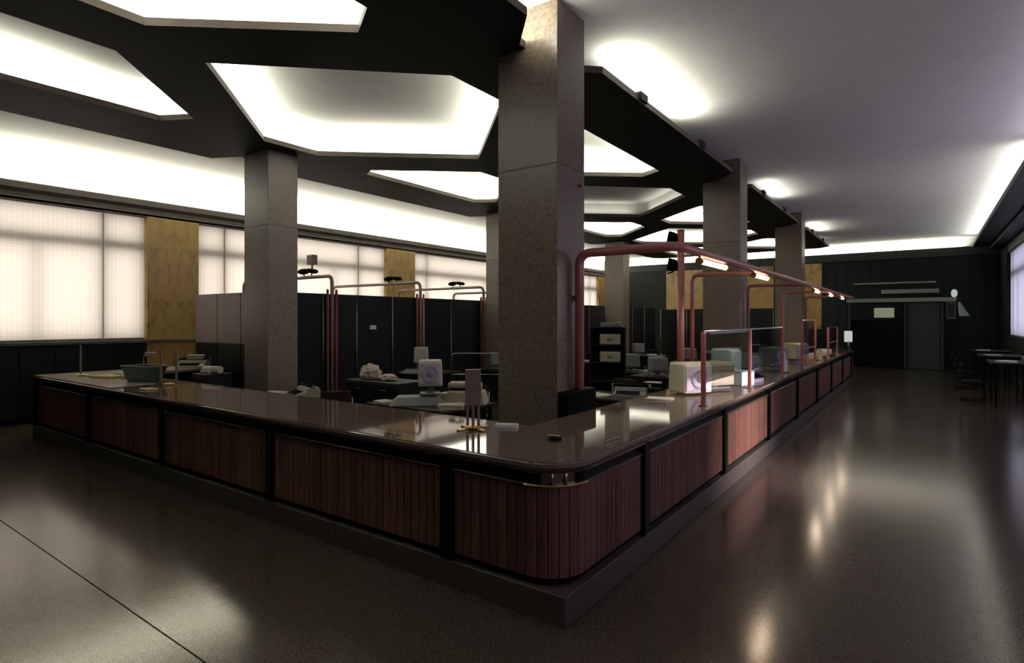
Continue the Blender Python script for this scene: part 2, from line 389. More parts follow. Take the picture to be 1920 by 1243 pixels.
MB().box(XR+.07, XR+.09, 7.44, 8.36, 0, 2.5).build('pane', M['glass'], d, True)
struct('trim_3', MB().rbox(1.47, 2.0, -7.9, 28.55, 4.82, 4.90, .01).box(1.47, 1.50, -7.9, 28.5, 4.9, 4.95).box(2.0, XR, -7.9, 28.5, 4.70, 4.90), M['frieze'], 'dark soffit running along the top of the right wall', 'soffit')

# back wall
bw = MB().box(XW-.6, XR+.3, YB+.4, YB+.6, 0, ZC).box(XW-.02, XR, YB, YB+.15, 0, 4.55)
bw = struct('wall_back', bw, M['dark_wall'], 'dark end wall of the hall with yellow marble panels', 'wall')
MB().box(XW, XR, YB+.36, YB+.4, 4.5, ZC).build('cove_back', M['plaster'], bw)
MB().rbox(XW, XR, YB-.04, YB+.2, 4.55, 4.90, .01).build('frieze', M['frieze'], bw)
for x0, x1 in [(-10.9, -8.6), (-7.5, -5.74), (-5.0, -3.75)]:
    q = thing('marble_panel', None, None, ((x0+x1)/2, YB, 0)); q.parent = bw
    MB().rbox(x0, x1, YB-.05, YB+.02, 1.6, 4.52, .006, 1).build('marble_slab', M['marble'], q, True)
for i in range(14):
    x0 = -3.6+.42*i
    if x0 > 1.9: break
    MB().rbox(x0+.005, x0+.415, YB-.03, YB, .1, 4.5, .004, 1).build('wall_board', M['dark_wall'], bw)

# ------------------------------------------------------------------ dark coffered lattice
lat = thing('ceiling_lattice', 'dark suspended ceiling lattice of hexagonal coffers over the counter area', 'ceiling lattice', (-6.6, 10, ZL), kind='structure')
XE = -3.04; YE = 25.8
outer = [(XE, -4)]
for k in range(-1, 4):
    yc = 5.25+P*k
    if yc-.8 < -4 or yc+.8 > YE: continue
    outer += [(XE, yc-.78), (-3.42, yc-.36), (-3.42, yc+.36+.04), (XE, yc+.78)]
outer += [(XE, YE-.4), (XE-.4, YE), (-9.85, YE), (-10.25, YE-.4)]
for k in (2, 1, 0, -1):
    yc = 5.7+P*k
    if yc-.8 < -4 or yc+.8 > YE: continue
    outer += [(-10.25, yc+.72), (-9.74, yc+.32), (-9.74, yc-.30), (-10.25, yc-.55)]
outer += [(-10.25, -4)]
bm = bmesh.new()
def loop(pts):
    vs = [bm.verts.new((x, y, ZL)) for x, y in pts]; return [bm.edges.new((vs[i], vs[(i+1) % len(vs)])) for i in range(len(vs))]
ed = loop(outer)
for kind, y, poly in CELLS:
    if min(p[1] for p in poly) < -3.9:
        continue
    ed += loop(poly)
bmesh.ops.triangle_fill(bm, use_beauty=True, use_dissolve=False, edges=ed)
fs = bm.faces[:]
r = bmesh.ops.extrude_face_region(bm, geom=fs)
bmesh.ops.translate(bm, vec=(0, 0, ZT-ZL), verts=[e for e in r['geom'] if isinstance(e, bmesh.types.BMVert)])
bmesh.ops.recalc_face_normals(bm, faces=bm.faces)
bmesh.ops.translate(bm, vec=-Vector(lat.location), verts=bm.verts)
me = bpy.data.meshes.new('lattice_slab'); me.materials.append(M['lattice']); me.materials.append(M['lattice_edge'])
for f in bm.faces:
    if abs(f.normal.z) < .5: f.material_index = 1
bm.to_mesh(me); bm.free(); ob = bpy.data.objects.new('lattice_slab', me); C.objects.link(ob); ob.parent = lat
for y in (7.18-P, 9.66-P, 7.18, 9.66, 14.2, 16.6, 21.3, 23.7):
    MB().rbox(XE-.05, XE+.035, y-.11, y+.11, ZL+.02, ZT+.05, .005, 1).build('tube_bracket', M['lattice'], lat, True)

# ------------------------------------------------------------------ columns
def column(x0, x1, y0, y1, label, knob=False):
    t = thing('column', label, 'column', ((x0+x1)/2, (y0+y1)/2, 0), kind='structure')
    for a, b in ((0, 1.8), (1.8, 3.6), (3.6, ZC)):
        MB().rbox(x0, x1, y0, y1, a+.001, b-.001 if b < ZC else b, .003, 1).build('stone_block', M['granite'], t, True)
    MB().box(x0+.02, x1-.02, y0+.02, y1-.02, 0, ZC).build('core', M['black_matt'], t, True)
    if knob:
        k = MB().lathe([(.012, 0), (.012, .03), (.03, .035), (.03, .05), (.02, .06)], 14, Matrix.Translation((x1, y1-.13, 3.44)) @ Matrix.Rotation(R(90), 4, 'Y'))
        k.build('knob', M['red_pipe'], t, True)
CT = ['big brown granite column in the centre of the photo, inside the counter corner', 'second right-row column, brown granite, behind the tall red post', 'third right-row column, narrow and dark, near the far cove']
for k in range(3): column(-3.78, -3.03, 5.0+P*k, 5.57+P*k, CT[k], k == 0)
column(-3.78, -3.03, 5.0-P, 5.57-P, 'right-row column out of frame behind the camera')
CL = ['left-row granite column with a lit pale face, in front of the mauve screen', 'left-row column half hidden by the big central column', 'far pale column seen just right of the big central column']
for k in range(3): column(-9.65, -8.92, 5.42+P*k-(.3 if k else 0), 5.98+P*k-(.3 if k else 0), CL[k])

# ------------------------------------------------------------------ counter
CX, CY, LX, EY, LE = -1.87, 3.19, -12.5, 21.7, 6.1
RC = .34; DW = 1.09
def path(off=0, rc=RC):      # outer line of the counter, offset inwards
    r = rc-off if rc > off else 0
    p = [(LX+off, LE), (LX+off, CY+off)]
    if r > 0:
        for k in range(13):
            a = -PI/2+PI/2*k/12; p.append((CX-off-r+r*math.cos(a), CY+off+r+r*math.sin(a)))
    else: p.append((CX-off, CY+off))
    return p+[(CX-off, EY)]
# worktop
wt = MB().prism(path()+[(CX-1.02, EY), (CX-1.02, CY+1.12), (LX+DW, CY+1.12), (LX+DW, LE)], 1.012, 1.05)
bm = bmesh.new(); me = bpy.data.meshes.new('x'); me.from_pydata(wt.v, [], wt.f); bm.from_mesh(me)
bmesh.ops.bevel(bm, geom=[e for e in bm.edges if abs(e.verts[0].co.z-e.verts[1].co.z) < .001 and e.verts[0].co.z > 1.03], offset=.012, segments=3, affect='EDGES')
bm.verts.index_update()
top = MB().add([v.co[:] for v in bm.verts], [[v.index for v in f.verts] for f in bm.faces]); bm.free()
worktop = thing('worktop', 'polished brown stone worktop running round the whole bank counter', 'worktop', (CX, CY, 1.0))
top.build('stone_top', M['worktop'], worktop, True)
p = path(.0)
e = MB(); sweep(e, p, [(.012, .985), (.0, .992), (.0, 1.006), (.012, 1.012), (.05, 1.012), (.05, .985)]); e.build('edge_moulding', M['edge_wood'], worktop, True)
e = MB(); sweep(e, p, [(.02, .972), (.012, .976), (.012, .981), (.02, .985), (.05, .985), (.05, .972)]); e.build('metal_bead', M['bright_steel'], worktop, True)
cb = thing('bank_counter', 'black and granite body of the bank counter, below the stone worktop', 'counter', (CX, CY, 0))
e = MB(); sweep(e, path(0.0), [(.05, .895), (.05, .985), (.30, .985), (.30, .895)]); e.build('black_fascia', M['black'], cb, True)
e = MB(); sweep(e, path(0.0), [(.035, .872), (.028, .878), (.028, .889), (.035, .895), (.30, .895), (.30, .872)]); e.build('lower_bead', M['edge_wood'], cb, True)
e = MB(); sweep(e, path(0.0), [(.08, .26), (.08, .872), (.30, .872), (.30, .26)]); e.build('carcass', M['black_matt'], cb, True)
e = MB(); sweep(e, path(0.0), [(.09, .20), (.09, .26), (.30, .26), (.30, .20)]); e.build('shadow_gap', M['black_matt'], cb, True)
# plinth with a sharp corner, in stone lengths
def seg_box(a, b, z0, z1, d0, d1, name, m, par):
    MB().rbox(min(a[0], b[0]), max(a[0], b[0]), min(a[1], b[1]), max(a[1], b[1]), z0, z1, .004, 1).build(name, m, par, True)
y = CY+.03
while y < EY-.1:
    y2 = min(y+2.35, EY); MB().rbox(CX-.32, CX-.02, y+(.3 if y < 3.5 else .002), y2-.002, 0, .20, .004, 1).build('plinth_stone', M['plinth'], cb, True); y = y2
x = CX-.02
while x > LX+.1:
    x2 = max(x-2.35, LX+.02); MB().rbox(x2+.002, x-(.002 if x < CX-.1 else 0), CY+.03, CY+.33, 0, .20, .004, 1).build('plinth_stone', M['plinth'], cb, True); x = x2
MB().rbox(LX+.02, LX+.32, CY+.34, LE, 0, .20, .004, 1).build('plinth_stone', M['plinth'], cb, True)
# inner carcass sides
e = MB().box(CX-.96, CX-.30, CY+DW, EY-.02, 0.0, 1.0); e.build('inner_carcass', M['black_matt'], cb, True)
MB().box(LX+.33, CX-.30, CY+.36, CY+DW-.06, 0.0, 1.0).build('inner_carcass', M['black_matt'], cb, True)
MB().box(LX+.30, LX+DW-.06, CY+DW-.06, LE-.02, 0.0, 1.0).build('inner_carcass', M['black_matt'], cb, True)
# curved brass corner of the fascia
e = MB(); cp = []
for k in range(9):
    a = R(-45)+R(-24+48*k/8); cp.append((CX-RC+(RC-.046)*math.cos(a), CY+RC+(RC-.046)*math.sin(a)))
sweep(e, cp, [(0, .897), (0, .971), (.02, .971), (.02, .897)]); e.build('corner_plate', M['bright_steel'], cb, True)
e = MB(); cp = []
for k in range(13):
    a = R(-45)+R(-46+92*k/12); cp.append((CX-RC+(RC-.022)*math.cos(a), CY+RC+(RC-.022)*math.sin(a)))
sweep(e, cp, [(.002, .875), (-.002, .879), (-.002, .888), (.002, .892), (.02, .892), (.02, .875)]); e.build('corner_bead', M['brass'], cb, True)
for a in (-54, -36):
    rr = RC-.034; MB().tube([(CX-RC+rr*math.cos(R(a)), CY+RC+rr*math.sin(R(a)), .896), (CX-RC+rr*math.cos(R(a)), CY+RC+rr*math.sin(R(a)), .986)], .011, 12).build('corner_rod', M['brass'], cb, True)  # rods added to shape the two bright reflections on the corner plate
for yy in [4.56+2.35*i for i in range(8)]:
    if yy > EY-.3: break
    MB().rbox(CX-.09, CX-.012, yy-.055, yy+.055, .21, .99, .006, 1).build('pilaster', M['black'], cb, True)
LP = [-2.92-2.35*i for i in range(5)]
for xx in LP:
    if xx > LX+.1: MB().rbox(xx-.055, xx+.055, CY+.012, CY+.09, .21, .99, .006, 1).build('pilaster', M['black'], cb, True)
# slatted mahogany fronts, one unit between each pair of pilasters
SW = .084
slat_cache = {}
def slat_mesh(w_):
    key = round(w_, 3)
    if key in slat_cache: return slat_cache[key]
    prof = [(-w_/2+.002, 0), (-w_/2+.002, .026), (-w_/2+.010, .034), (0, .037), (w_/2-.010, .034), (w_/2-.002, .026), (w_/2-.002, 0)]
    n = len(prof); V = [(x_, -y_, .262) for x_, y_ in prof]+[(x_, -y_, .868) for x_, y_ in prof]
    me = bpy.data.meshes.new('slat'); me.from_pydata(V, [], [tuple(range(n)), tuple(range(n, 2*n))[::-1]]+[(i, n+i, n+(i+1) % n, (i+1) % n) for i in range(n)])
    bm = bmesh.new(); bm.from_mesh(me); bmesh.ops.recalc_face_normals(bm, faces=bm.faces); bm.to_mesh(me); bm.free()
    me.materials.append(M['slat']); slat_cache[key] = me; return me
def slat_unit(p0, p1, normal_deg, label, joined=False):
    L = math.hypot(p1[0]-p0[0], p1[1]-p0[1]); n = max(1, round(L/SW)); w_ = L/n
    t = thing('slatted_front', label, 'counter front', (p0[0], p0[1], 0), math.atan2(p1[1]-p0[1], p1[0]-p0[0]), 'slatted fronts of the bank counter')
    me = slat_mesh(w_)
    if joined:
        mb = MB()
        for i in range(n): mb.add([(v.co.x+(i+.5)*w_, v.co.y, v.co.z) for v in me.vertices], [tuple(q.vertices) for q in me.polygons])
        o = mb.build('slat_panel', M['slat'], t); o['kind'] = 'stuff'
    else:
        for i in range(n):
            o = bpy.data.objects.new('slat', me); C.objects.link(o); o.parent = t; o.location = ((i+.5)*w_, 0, 0)
    return t
ORD = ['first', 'second', 'third', 'fourth', 'fifth', 'sixth', 'seventh', 'eighth']
D0 = .078
# right-hand leg: local x runs along +y, slats face +x  -> direction p0->p1 = +y, local -y = +x
ys = [4.56+2.35*i for i in range(8)]
for i in range(7):
    slat_unit((CX-D0, ys[i]+.06), (CX-D0, ys[i+1]-.06), 0, 'mahogany slatted front on the right-hand aisle side, %s beyond the corner panel' % ORD[i], joined=i > 3)
slat_unit((CX-D0, ys[7]+.06), (CX-D0, EY-.02), 0, 'last short slatted front at the far end of the right aisle', True) if ys[7]+.2 < EY else None
for i in range(4):
    slat_unit((LP[i+1]+.06, CY+D0), (LP[i]-.06, CY+D0), 0, 'dark slatted front on the left side of the counter, %s from the corner' % ORD[i], joined=i > 2)
t = thing('slatted_front', 'curved mahogany slatted front wrapping the counter corner nearest the camera', 'counter front', (CX-RC, CY+RC, 0), 0, 'slatted fronts of the bank counter')
def cs(x, y, ang, w_=SW):
    o = bpy.data.objects.new('slat', slat_mesh(w_)); C.objects.link(o); o.parent = t; o.location = (x-t.location.x, y-t.location.y, 0); o.rotation_euler = (0, 0, ang)
ra = RC-D0; na = 6
for k in range(na):
    a = -PI/2+PI/2*(k+.5)/na; cs(CX-RC+ra*math.cos(a), CY+RC+ra*math.sin(a), a+PI/2, ra*PI/2/na*1.12)
Lx = (CX-RC)-(LP[0]+.06); n = round(Lx/SW)
for i in range(n): cs(LP[0]+.06+Lx*(i+.5)/n, CY+D0, 0, Lx/n)
Ly = (ys[0]-.06)-(CY+RC); n = round(Ly/SW)
for i in range(n): cs(CX-D0, CY+RC+Ly*(i+.5)/n, PI/2, Ly/n)
t2 = slat_unit((LX+D0, LE-.02), (LX+D0, CY+.15), 0, 'slatted front on the far left end return of the counter', True)

# ------------------------------------------------------------------ pipes
PM = M['red_pipe']
def pipe_thing(name, label, pts, r, m, parts=(), group=None, bend=.12):
    t = thing(name, label, 'pipe frame', pts[0], 0, group); MB().tube(pts, r, 12, bend).build('pipe', m, t, True); return t
t = pipe_thing('pipe_gantry', 'thick oxblood red pipe rising beside the big column and running along over the counter', [(-2.958, 5.33, 1.26), (-2.958, 5.33, 2.70), (-1.90, 5.33, 2.70), (-1.90, 21.4, 2.70)], .047, PM, bend=.14)
MB().rbox(-3.022, -2.90, 4.99, 5.60, 0, 1.27, .006, 1).build('base_box', M['black_matt'], t, True)
MB().rbox(-3.022, -2.98, 5.31, 5.35, 2.2, 2.26, .004, 1).build('wall_clip', PM, t, True)
lp = [(5.95, 6.95), (8.25, 9.15), (10.7, 11.5), (13.4, 14.2), (15.6, 16.4), (18.0, 18.8)]
ORDL = ['nearest', 'second', 'third', 'fourth', 'fifth', 'farthest']
for i, (a, b) in enumerate(lp):
    if i == 2: continue
    t = thing('tube_lamp', 'small glowing tube lamp under the red overhead pipe, %s' % (ORDL[i] if i < 2 else ['', '', '', 'third from the big column', 'fourth from the big column', 'fifth from the big column'][i]), 'lamp', (-1.90, a, 2.60), 0, 'tube lamps under the counter pipe')
    MB().tube([(-1.90, a+.04, 2.612), (-1.90, b-.04, 2.612)], .030, 10).build('glowing_tube', M['lamp_glow'], t, True)
    for yy in (a+.02, b-.02): MB().tube([(-1.90, yy-.03, 2.612), (-1.90, yy+.03, 2.612)], .036, 10).tube([(-1.90, yy, 2.612), (-1.90, yy, 2.66)], .012, 6).build('lamp_socket', M['brass'], t, True)
    l = bpy.data.lights.new('tube_lamp_light', 'AREA'); l.shape = 'RECTANGLE'; l.size = .05; l.size_y = b-a-.1; l.energy = 9; l.color = (1, .8, .6); l.spread = R(170)
    o = bpy.data.objects.new('tube_lamp_light', l); C.objects.link(o); o.parent = t; o.location = (0, (b-a)/2, -.03)
AR = ['first arm beyond the big column', 'second arm beyond the big column', 'third arm beyond the big column', 'farthest arm']
for i, yy in enumerate((8.95, 12.45, 16.0, 19.55)):
    t = pipe_thing('pipe_stand', 'slim oxblood pipe post with arm carrying the overhead pipe, %s' % AR[i], [(-2.96, yy, 0), (-2.96, yy, 2.70), (-1.95, yy, 2.70)], .032, PM, bend=.1, group='pipe arms over the counter')
    MB().lathe([(.07, 0), (.07, .012), (.04, .02)], 14, cx=-2.96, cy=yy).build('floor_flange', PM, t, True)
t = thing('tall_post', 'tallest oxblood red pipe post, standing in front of the second column with two spotlights', 'post', (-3.09, 8.80, 0))
MB().tube([(-3.09, 8.80, 0), (-3.09, 8.80, 3.38)], .056, 14).build('pipe', PM, t, True)
MB().lathe([(.11, 0), (.11, .015), (.07, .03)], 16, cx=-3.09, cy=8.80).build('floor_flange', PM, t, True)
MB().lathe([(.058, 3.38), (.058, 3.40), (.02, 3.41)], 14, cx=-3.09, cy=8.80).build('end_cap', PM, t, True)
def spot(name_label, loc, rz, scale=1, group=None):
    t = thing('spotlight', name_label, 'spotlight', loc, rz, group)
    T = Matrix.Rotation(R(78), 4, 'Y')
    MB().lathe([(.03, -.10), (.065, -.085), (.085, -.04), (.095, .03), (.10, .09), (.09, .10), (.085, .06)], 18, T @ Matrix.Scale(scale, 4)).build('lamp_head', M['black_matt'], t)
    MB().lathe([(.0, .055), (.084, .056)], 18, T @ Matrix.Scale(scale, 4)).build('lens', M['grey_plastic'], t)
    MB().tube([(.0, 0, 0), (0, 0, -.10*scale), (.10*scale, 0, -.13*scale)], .012, 8, .03).build('yoke', M['black_matt'], t)
    return t
spot('black round spotlight on the upper left of the tallest red post', (-3.20, 8.80, 3.28), R(200))
spot('black round spotlight lower down on the left of the tallest red post', (-3.20, 8.80, 2.86), R(200))

# glass screens on the right-hand counter
def screen(y0, y1, label, ztop=1.86, rung=False, third=None):
    t = thing('teller_screen', label, 'glass screen', (-1.99, y0, 1.05), 0, 'glass teller screens on the counter')
    for yy in [y0, y1]+([third] if third else []):
        q = MB().rbox(-2.01, -1.965, yy-.022, yy+.022, 1.05, ztop, .004, 1).build('post', PM, t, True)
        MB().rbox(-2.03, -1.945, yy-.04, yy+.04, 1.05, 1.062, .003, 1).build('foot', M['brass'], q, True)
    MB().rbox(-2.0, -1.975, y0, third or y1, ztop, ztop+.022, .004, 1).build('top_rail', M['chrome'], t, True)
    MB().box(-1.992, -1.984, y0+.03, (third or y1)-.03, 1.30, ztop-.005).build('glass_pane', M['glass'], t, True)
    if rung:
        MB().tube([(-1.99, y0, 1.42), (-1.99, y1, 1.42)], .012, 8).build('rung', PM, t, True)
screen(6.38, 8.44, 'nearest glass teller screen with red posts on the right-hand counter', third=10.68)
screen(12.64, 14.3, 'second glass teller screen farther along the right-hand counter', 1.98, True)
screen(16.4, 18.2, 'farthest glass teller screen on the right-hand counter', 1.8, True)

# pipe frames beside the partition
XP = -10.12
FR = ['left-hand one, partly behind the left column', 'middle one', 'third one, next to the big column', 'farthest one, behind the big column']
for i, yy in enumerate((7.60, 10.2, 12.7, 15.3)):
    t = pipe_thing('pipe_portal', 'taupe pipe portal frame over the cubicle partition, %s' % FR[i], [(XP, yy, 0), (XP, yy, 2.93), (-13.55, yy, 2.93), (-13.55, yy, 0)], .038, M['brown_pipe'], group='pipe frames over the partition', bend=.16)
    for s in (-.11, .11): MB().tube([(XP, yy+s, 0), (XP, yy+s, 2.62)], .028, 10).lathe([(.028, 2.62), (.02, 2.64), (.004, 2.65)], 10, cx=XP, cy=yy+s).build('side_pipe', PM, t, True)
for i, (x, yy) in enumerate([(-10.98, 7.6), (-11.12, 10.2), (-11.15, 12.7)]):
    for j, s in enumerate((-.13, .17)):
        tt = thing('spotlight', 'flat black spotlight on the %s pipe frame, %s of the pair' % (['left-hand', 'middle', 'third'][i], ['left', 'right'][j]), 'spotlight', (x+s, yy, 3.06), R(180 if j == 0 else 0), 'paired black spotlights on the pipe frames')
        MB().lathe([(.02, -.045), (.09, -.04), (.13, -.01), (.13, .025), (.10, .045), (.02, .05)], 16, Matrix.Rotation(R(12), 4, 'Y')).build('lamp_head', M['black_matt'], tt)
        MB().tube([(0, 0, -.03), (-.02, 0, -.095)], .014, 8).build('bracket', M['black_matt'], tt)
tt = thing('lamp_housing', 'small brown box housing above the left-hand pair of spotlights', 'fitting', (-11.02, 7.75, 3.22))
MB().rbox(-.10, .10, -.07, .07, 0, .22, .01).build('box', M['brown_pipe'], tt); MB().tube([(0, 0, -.16), (0, 0, .02)], .02, 8).build('stem', M['brown_pipe'], tt)

# ------------------------------------------------------------------ cubicle partition
pt = thing('cubicle_partition', 'long dark cubicle partition behind the desks, running from the left column to the back', 'partition', (-10.2, 6.17, 0))
jy = [6.17, 7.43, 8.30, 9.35, 10.37, 11.41, 12.64, 13.9, 15.2, 16.5, 17.8, 19.1, 20.4, 21.7, 23, 24.3, 25.6]
for a, b in zip(jy[:-1], jy[1:]):
    MB().rbox(-10.24, -10.20, a+.01, b-.01, .05, 2.55, .004, 1).build('panel', M['partition'], pt, True)
    MB().tube([(-10.19, a, 0), (-10.19, a, 2.56)], .014, 8).build('joint_tube', M['steel'], pt, True)
MB().box(-10.255, -10.235, 6.17, 25.6, 0, 2.54).build('backing', M['black_matt'], pt, True)
for i in range(3):
    x0 = -12.95+i*.92; x1 = x0+.9
    MB().rbox(x0, x1, 6.17, 6.21, 1.52, 2.55, .004, 1).build('upper_panel', M['partition_light'], pt, True)
    MB().rbox(x0, x1, 6.17, 6.21, .05, 1.51, .004, 1).build('lower_panel', M['partition'], pt, True)
tag(MB().rbox(-10.198, -10.19, 8.68, 8.86, 1.79, 1.88, .001, 1).build('notice', M['paper']), 'tiny white card fixed on the dark partition', 'card')
p2 = thing('cross_partition', 'dark cross partition at the far end, right of the big column', 'partition', (-8, 26.3, 0))
for i in range(5):
    x0 = -10.2+i*1.24; MB().rbox(x0+.01, x0+1.23, 26.3, 26.34, .05, 2.5, .004, 1).build('panel', M['partition'], p2, True)
    MB().tube([(x0, 26.28, 0), (x0, 26.28, 2.51)], .014, 8).build('joint_tube', M['steel'], p2, True)

# ------------------------------------------------------------------ equipment prototypes
def terminal(label, loc, rz, wd=.40, dp=.36, ht=.36, body='cream', face='lilac_plastic', stand=.10, disc=True):
    t = thing('computer_terminal', label, 'terminal', loc, rz)
    MB().rbox(-wd/2, wd/2, -dp/2, dp/2, stand, stand+ht, .025, 3, tx=.02, ty=.03).build('housing', M[body], t)
    MB().rbox(-wd/2+.02, wd/2-.02, -dp/2-.012, -dp/2+.02, stand+.03, stand+ht-.03, .012, 2).build('rear_panel', M[face], t)
    if disc:
        T = Matrix.Translation((0, -dp/2-.01, stand+ht/2)) @ Matrix.Rotation(R(90), 4, 'X')
        MB().lathe([(.135, 0), (.13, .012), (.10, .022), (.095, .016), (.06, .02)], 24, T).build('round_vent', M['disc'], t)
        MB().lathe([(.06, .012), (.055, .026), (.01, .03)], 20, T).build('vent_hub', M['disc2'], t)
        for k in range(3): MB().rbox(-.10+.0, .10, -dp/2-.016, -dp/2-.008, stand+.045+.012*k, stand+.051+.012*k, .001, 1).build('slot', M['disc2'], t)
    if stand > .03:
        MB().lathe([(.10, .02), (.05, .04), (.05, stand+.005)], 16).build('neck', M['grey_plastic'], t)
        MB().rbox(-wd/2+.03, wd/2-.03, -dp/2+.05, dp/2-.02, 0, .025, .008).build('foot', M['grey_plastic'], t)
    return t
def typewriter(label, loc, rz, body='beige', w_=.46, d_=.36, sheet=False):
    t = thing('typewriter', label, 'typewriter', loc, rz)
    s = MB(); pr = [(-d_/2, 0), (-d_/2, .05), (-d_/2+.15, .09), (-d_/2+.18, .15), (d_/2-.02, .16), (d_/2, .12), (d_/2, 0)]; n = len(pr)
    s.add([(-w_/2, a, b) for a, b in pr]+[(w_/2, a, b) for a, b in pr], [tuple(range(n)), tuple(range(n, 2*n))[::-1]]+[(i, n+i, n+(i+1) % n, (i+1) % n) for i in range(n)])
    s.build('body', M[body], t)
    for r_ in range(4):
        k = MB()
        for c in range(11): k.rbox(-w_/2+.045+c*.034, -w_/2+.07+c*.034, -d_/2+.015+r_*.032, -d_/2+.038+r_*.032, .055+r_*.011, .070+r_*.011, .003, 1)
        k.build('key_row', M['black_matt'], t)
    MB().tube([(-w_/2-.04, .07, .175), (w_/2+.04, .07, .175)], .022, 12).build('platen', M['black_matt'], t)
    for s_ in (-1, 1): MB().tube([(s_*(w_/2+.03), .07, .175), (s_*(w_/2+.055), .07, .175)], .028, 12).build('platen_knob', M['grey_plastic'], t)
    if sheet: MB().rbox(-w_/2+.06, w_/2-.06, .085, .09, .17, .30, .001, 1, T=Matrix.Translation((0, .0, 0))).build('paper_sheet', M['paper'], t)
    return t
def papers(label, loc, rz, w_=.3, d_=.21, n=5, m='paper', name='paper_stack', cat='papers'):
    t = thing(name, label, cat, loc, rz); z = 0; rr = random.Random(hash(label) % 1000 if False else len(label))
    for i in range(n):
        h = .006+rr.random()*.008; T = Matrix.Rotation(R(rr.uniform(-9, 9)), 4, 'Z')
        MB().rbox(-w_/2, w_/2, -d_/2, d_/2, z, z+h, .001, 1, T=T).build('sheaf', M[m], t); z += h+.0005
    return t
def crumple(label, loc, r, m, seed, sz=.6):
    t = MB(); bm = bmesh.new(); bmesh.ops.create_icosphere(bm, subdivisions=3, radius=1); rr = random.Random(seed)
    for v in bm.verts:
        k = .82+rr.random()*.3; v.co = Vector((v.co.x*r*k, v.co.y*r*k*.8, max(v.co.z, -.55)*r*sz*k))
    zmin = min(v.co.z for v in bm.verts)
    bm.verts.index_update(); t.add([(v.co.x, v.co.y, v.co.z-zmin) for v in bm.verts], [[v.index for v in f.verts] for f in bm.faces]); bm.free()
    o = t.build('paper_heap', M[m]); o.location = loc; return tag(o, label, 'papers')
def desk(label, x0, x1, y0, y1, h=.78, front=True):
    t = thing('desk', label, 'desk', ((x0+x1)/2, (y0+y1)/2, 0), 0, None)
    MB().rbox(x0, x1, y0, y1, h-.035, h, .006).build('desk_top', M['desk_top'], t, True)
    for a in (x0+.04, x1-.08):
        for b in (y0+.04, y1-.08): MB().rbox(a, a+.04, b, b+.04, 0, h-.036, .003, 1).build('leg', M['chrome'], t, True)
    if front: MB().rbox(x0+.10, x1-.10, y0+.05, y0+.07, .25, h-.037, .003, 1).build('modesty_panel', M['desk'], t, True)
    p = MB().rbox(x1-.52, x1-.10, y0+.09, y1-.10, .12, h-.037, .006, 1).build('pedestal', M['desk'], t, True)
    for k in range(3):
        dr = MB().rbox(x1-.51, x1-.11, y1-.10, y1-.08, .14+.19*k, .31+.19*k, .004, 1).build('drawer', M['desk'], t, True)
    return t
def chair(label, loc, rz, group=None, metal='chrome'):
    t = thing('office_chair', label, 'chair', loc, rz, group)
    MB().rbox(-.23, .23, -.22, .22, .42, .50, .03, 3).build('seat', M['chair_fabric'], t)
    MB().rbox(-.22, .22, .19, .25, .58, .92, .025, 3).build('backrest', M['chair_fabric'], t)
    for s in (-1, 1):
        MB().tube([(s*.25, .24, .80), (s*.25, .22, .42), (s*.25, -.22, .42), (s*.25, -.24, .02), (s*.25, .24, .02)], .012, 8, .06).build('side_frame', M[metal], t)
        MB().tube([(s*.25, .20, .66), (s*.27, -.16, .66), (s*.25, -.20, .42)], .012, 8, .06).build('armrest', M[metal], t)
    MB().tube([(-.25, .24, .02), (.25, .24, .02)], .012, 8).tube([(-.25, .24, .80), (.25, .24, .80)], .012, 8).build('cross_bar', M[metal], t)
    return t

# ------------------------------------------------------------------ things on the counter
Z1 = 1.05
def stanchion(label, loc, rods, plate, h=.47, cross=True, rz=0):
    t = thing('counter_post', label, 'counter post', loc, rz, 'brass footed posts on the counter')
    if cross:
        for a in (0, 90): MB().rbox(-.16, .16, -.022, .022, 0, .016, .004, 1, T=Matrix.Rotation(R(a+35), 4, 'Z')).build('foot_bar', M['brass'], t)
    MB().lathe([(.075, .016), (.075, .028), (.05, .036)], 18).build('base_disc', M['brass'], t)
    for dx in rods: MB().rbox(dx-.012, dx+.012, -.012, .012, .03, h, .002, 1).build('rod', M['brown_pipe'], t)
    if plate: MB().rbox(min(rods)-.02, max(rods)+.02, -.02, .02, h*.42, h+.02, .003, 1).build('plate', M['brown_pipe'], t)
stanchion('tall brass-footed post with three rods on the counter left of the big column', (-3.20, 3.87, Z1), (-.048, 0, .048), True, .50, rz=R(40))
stanchion('dark twin-rod post on a brass foot, beside the green bin', (-8.95, 3.88, Z1), (-.11, .11), False, .50, False, R(38))
stanchion('thin post on brass cross foot near the far left tip of the counter', (-11.55, 3.62, Z1+.004), (0,), False, .52, True)
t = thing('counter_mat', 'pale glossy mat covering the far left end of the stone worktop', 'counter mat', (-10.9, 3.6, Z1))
MB().prism([(-12.44, 3.24), (-9.30, 3.24), (-9.30, 3.86), (-11.55, 3.86), (-11.55, 6.0), (-12.44, 6.0)], Z1+.0005, Z1+.004).build('mat', M['mat'], t, True)  # added sheet, a painted window reflection on the stone
t = thing('paper_bin', 'dark green open plastic bin standing on the left counter', 'bin', (-9.80, 3.90, Z1+.004), R(18))
bm_ = MB(); w0, w1, d0, d1, h = .20, .28, .12, .17, .24
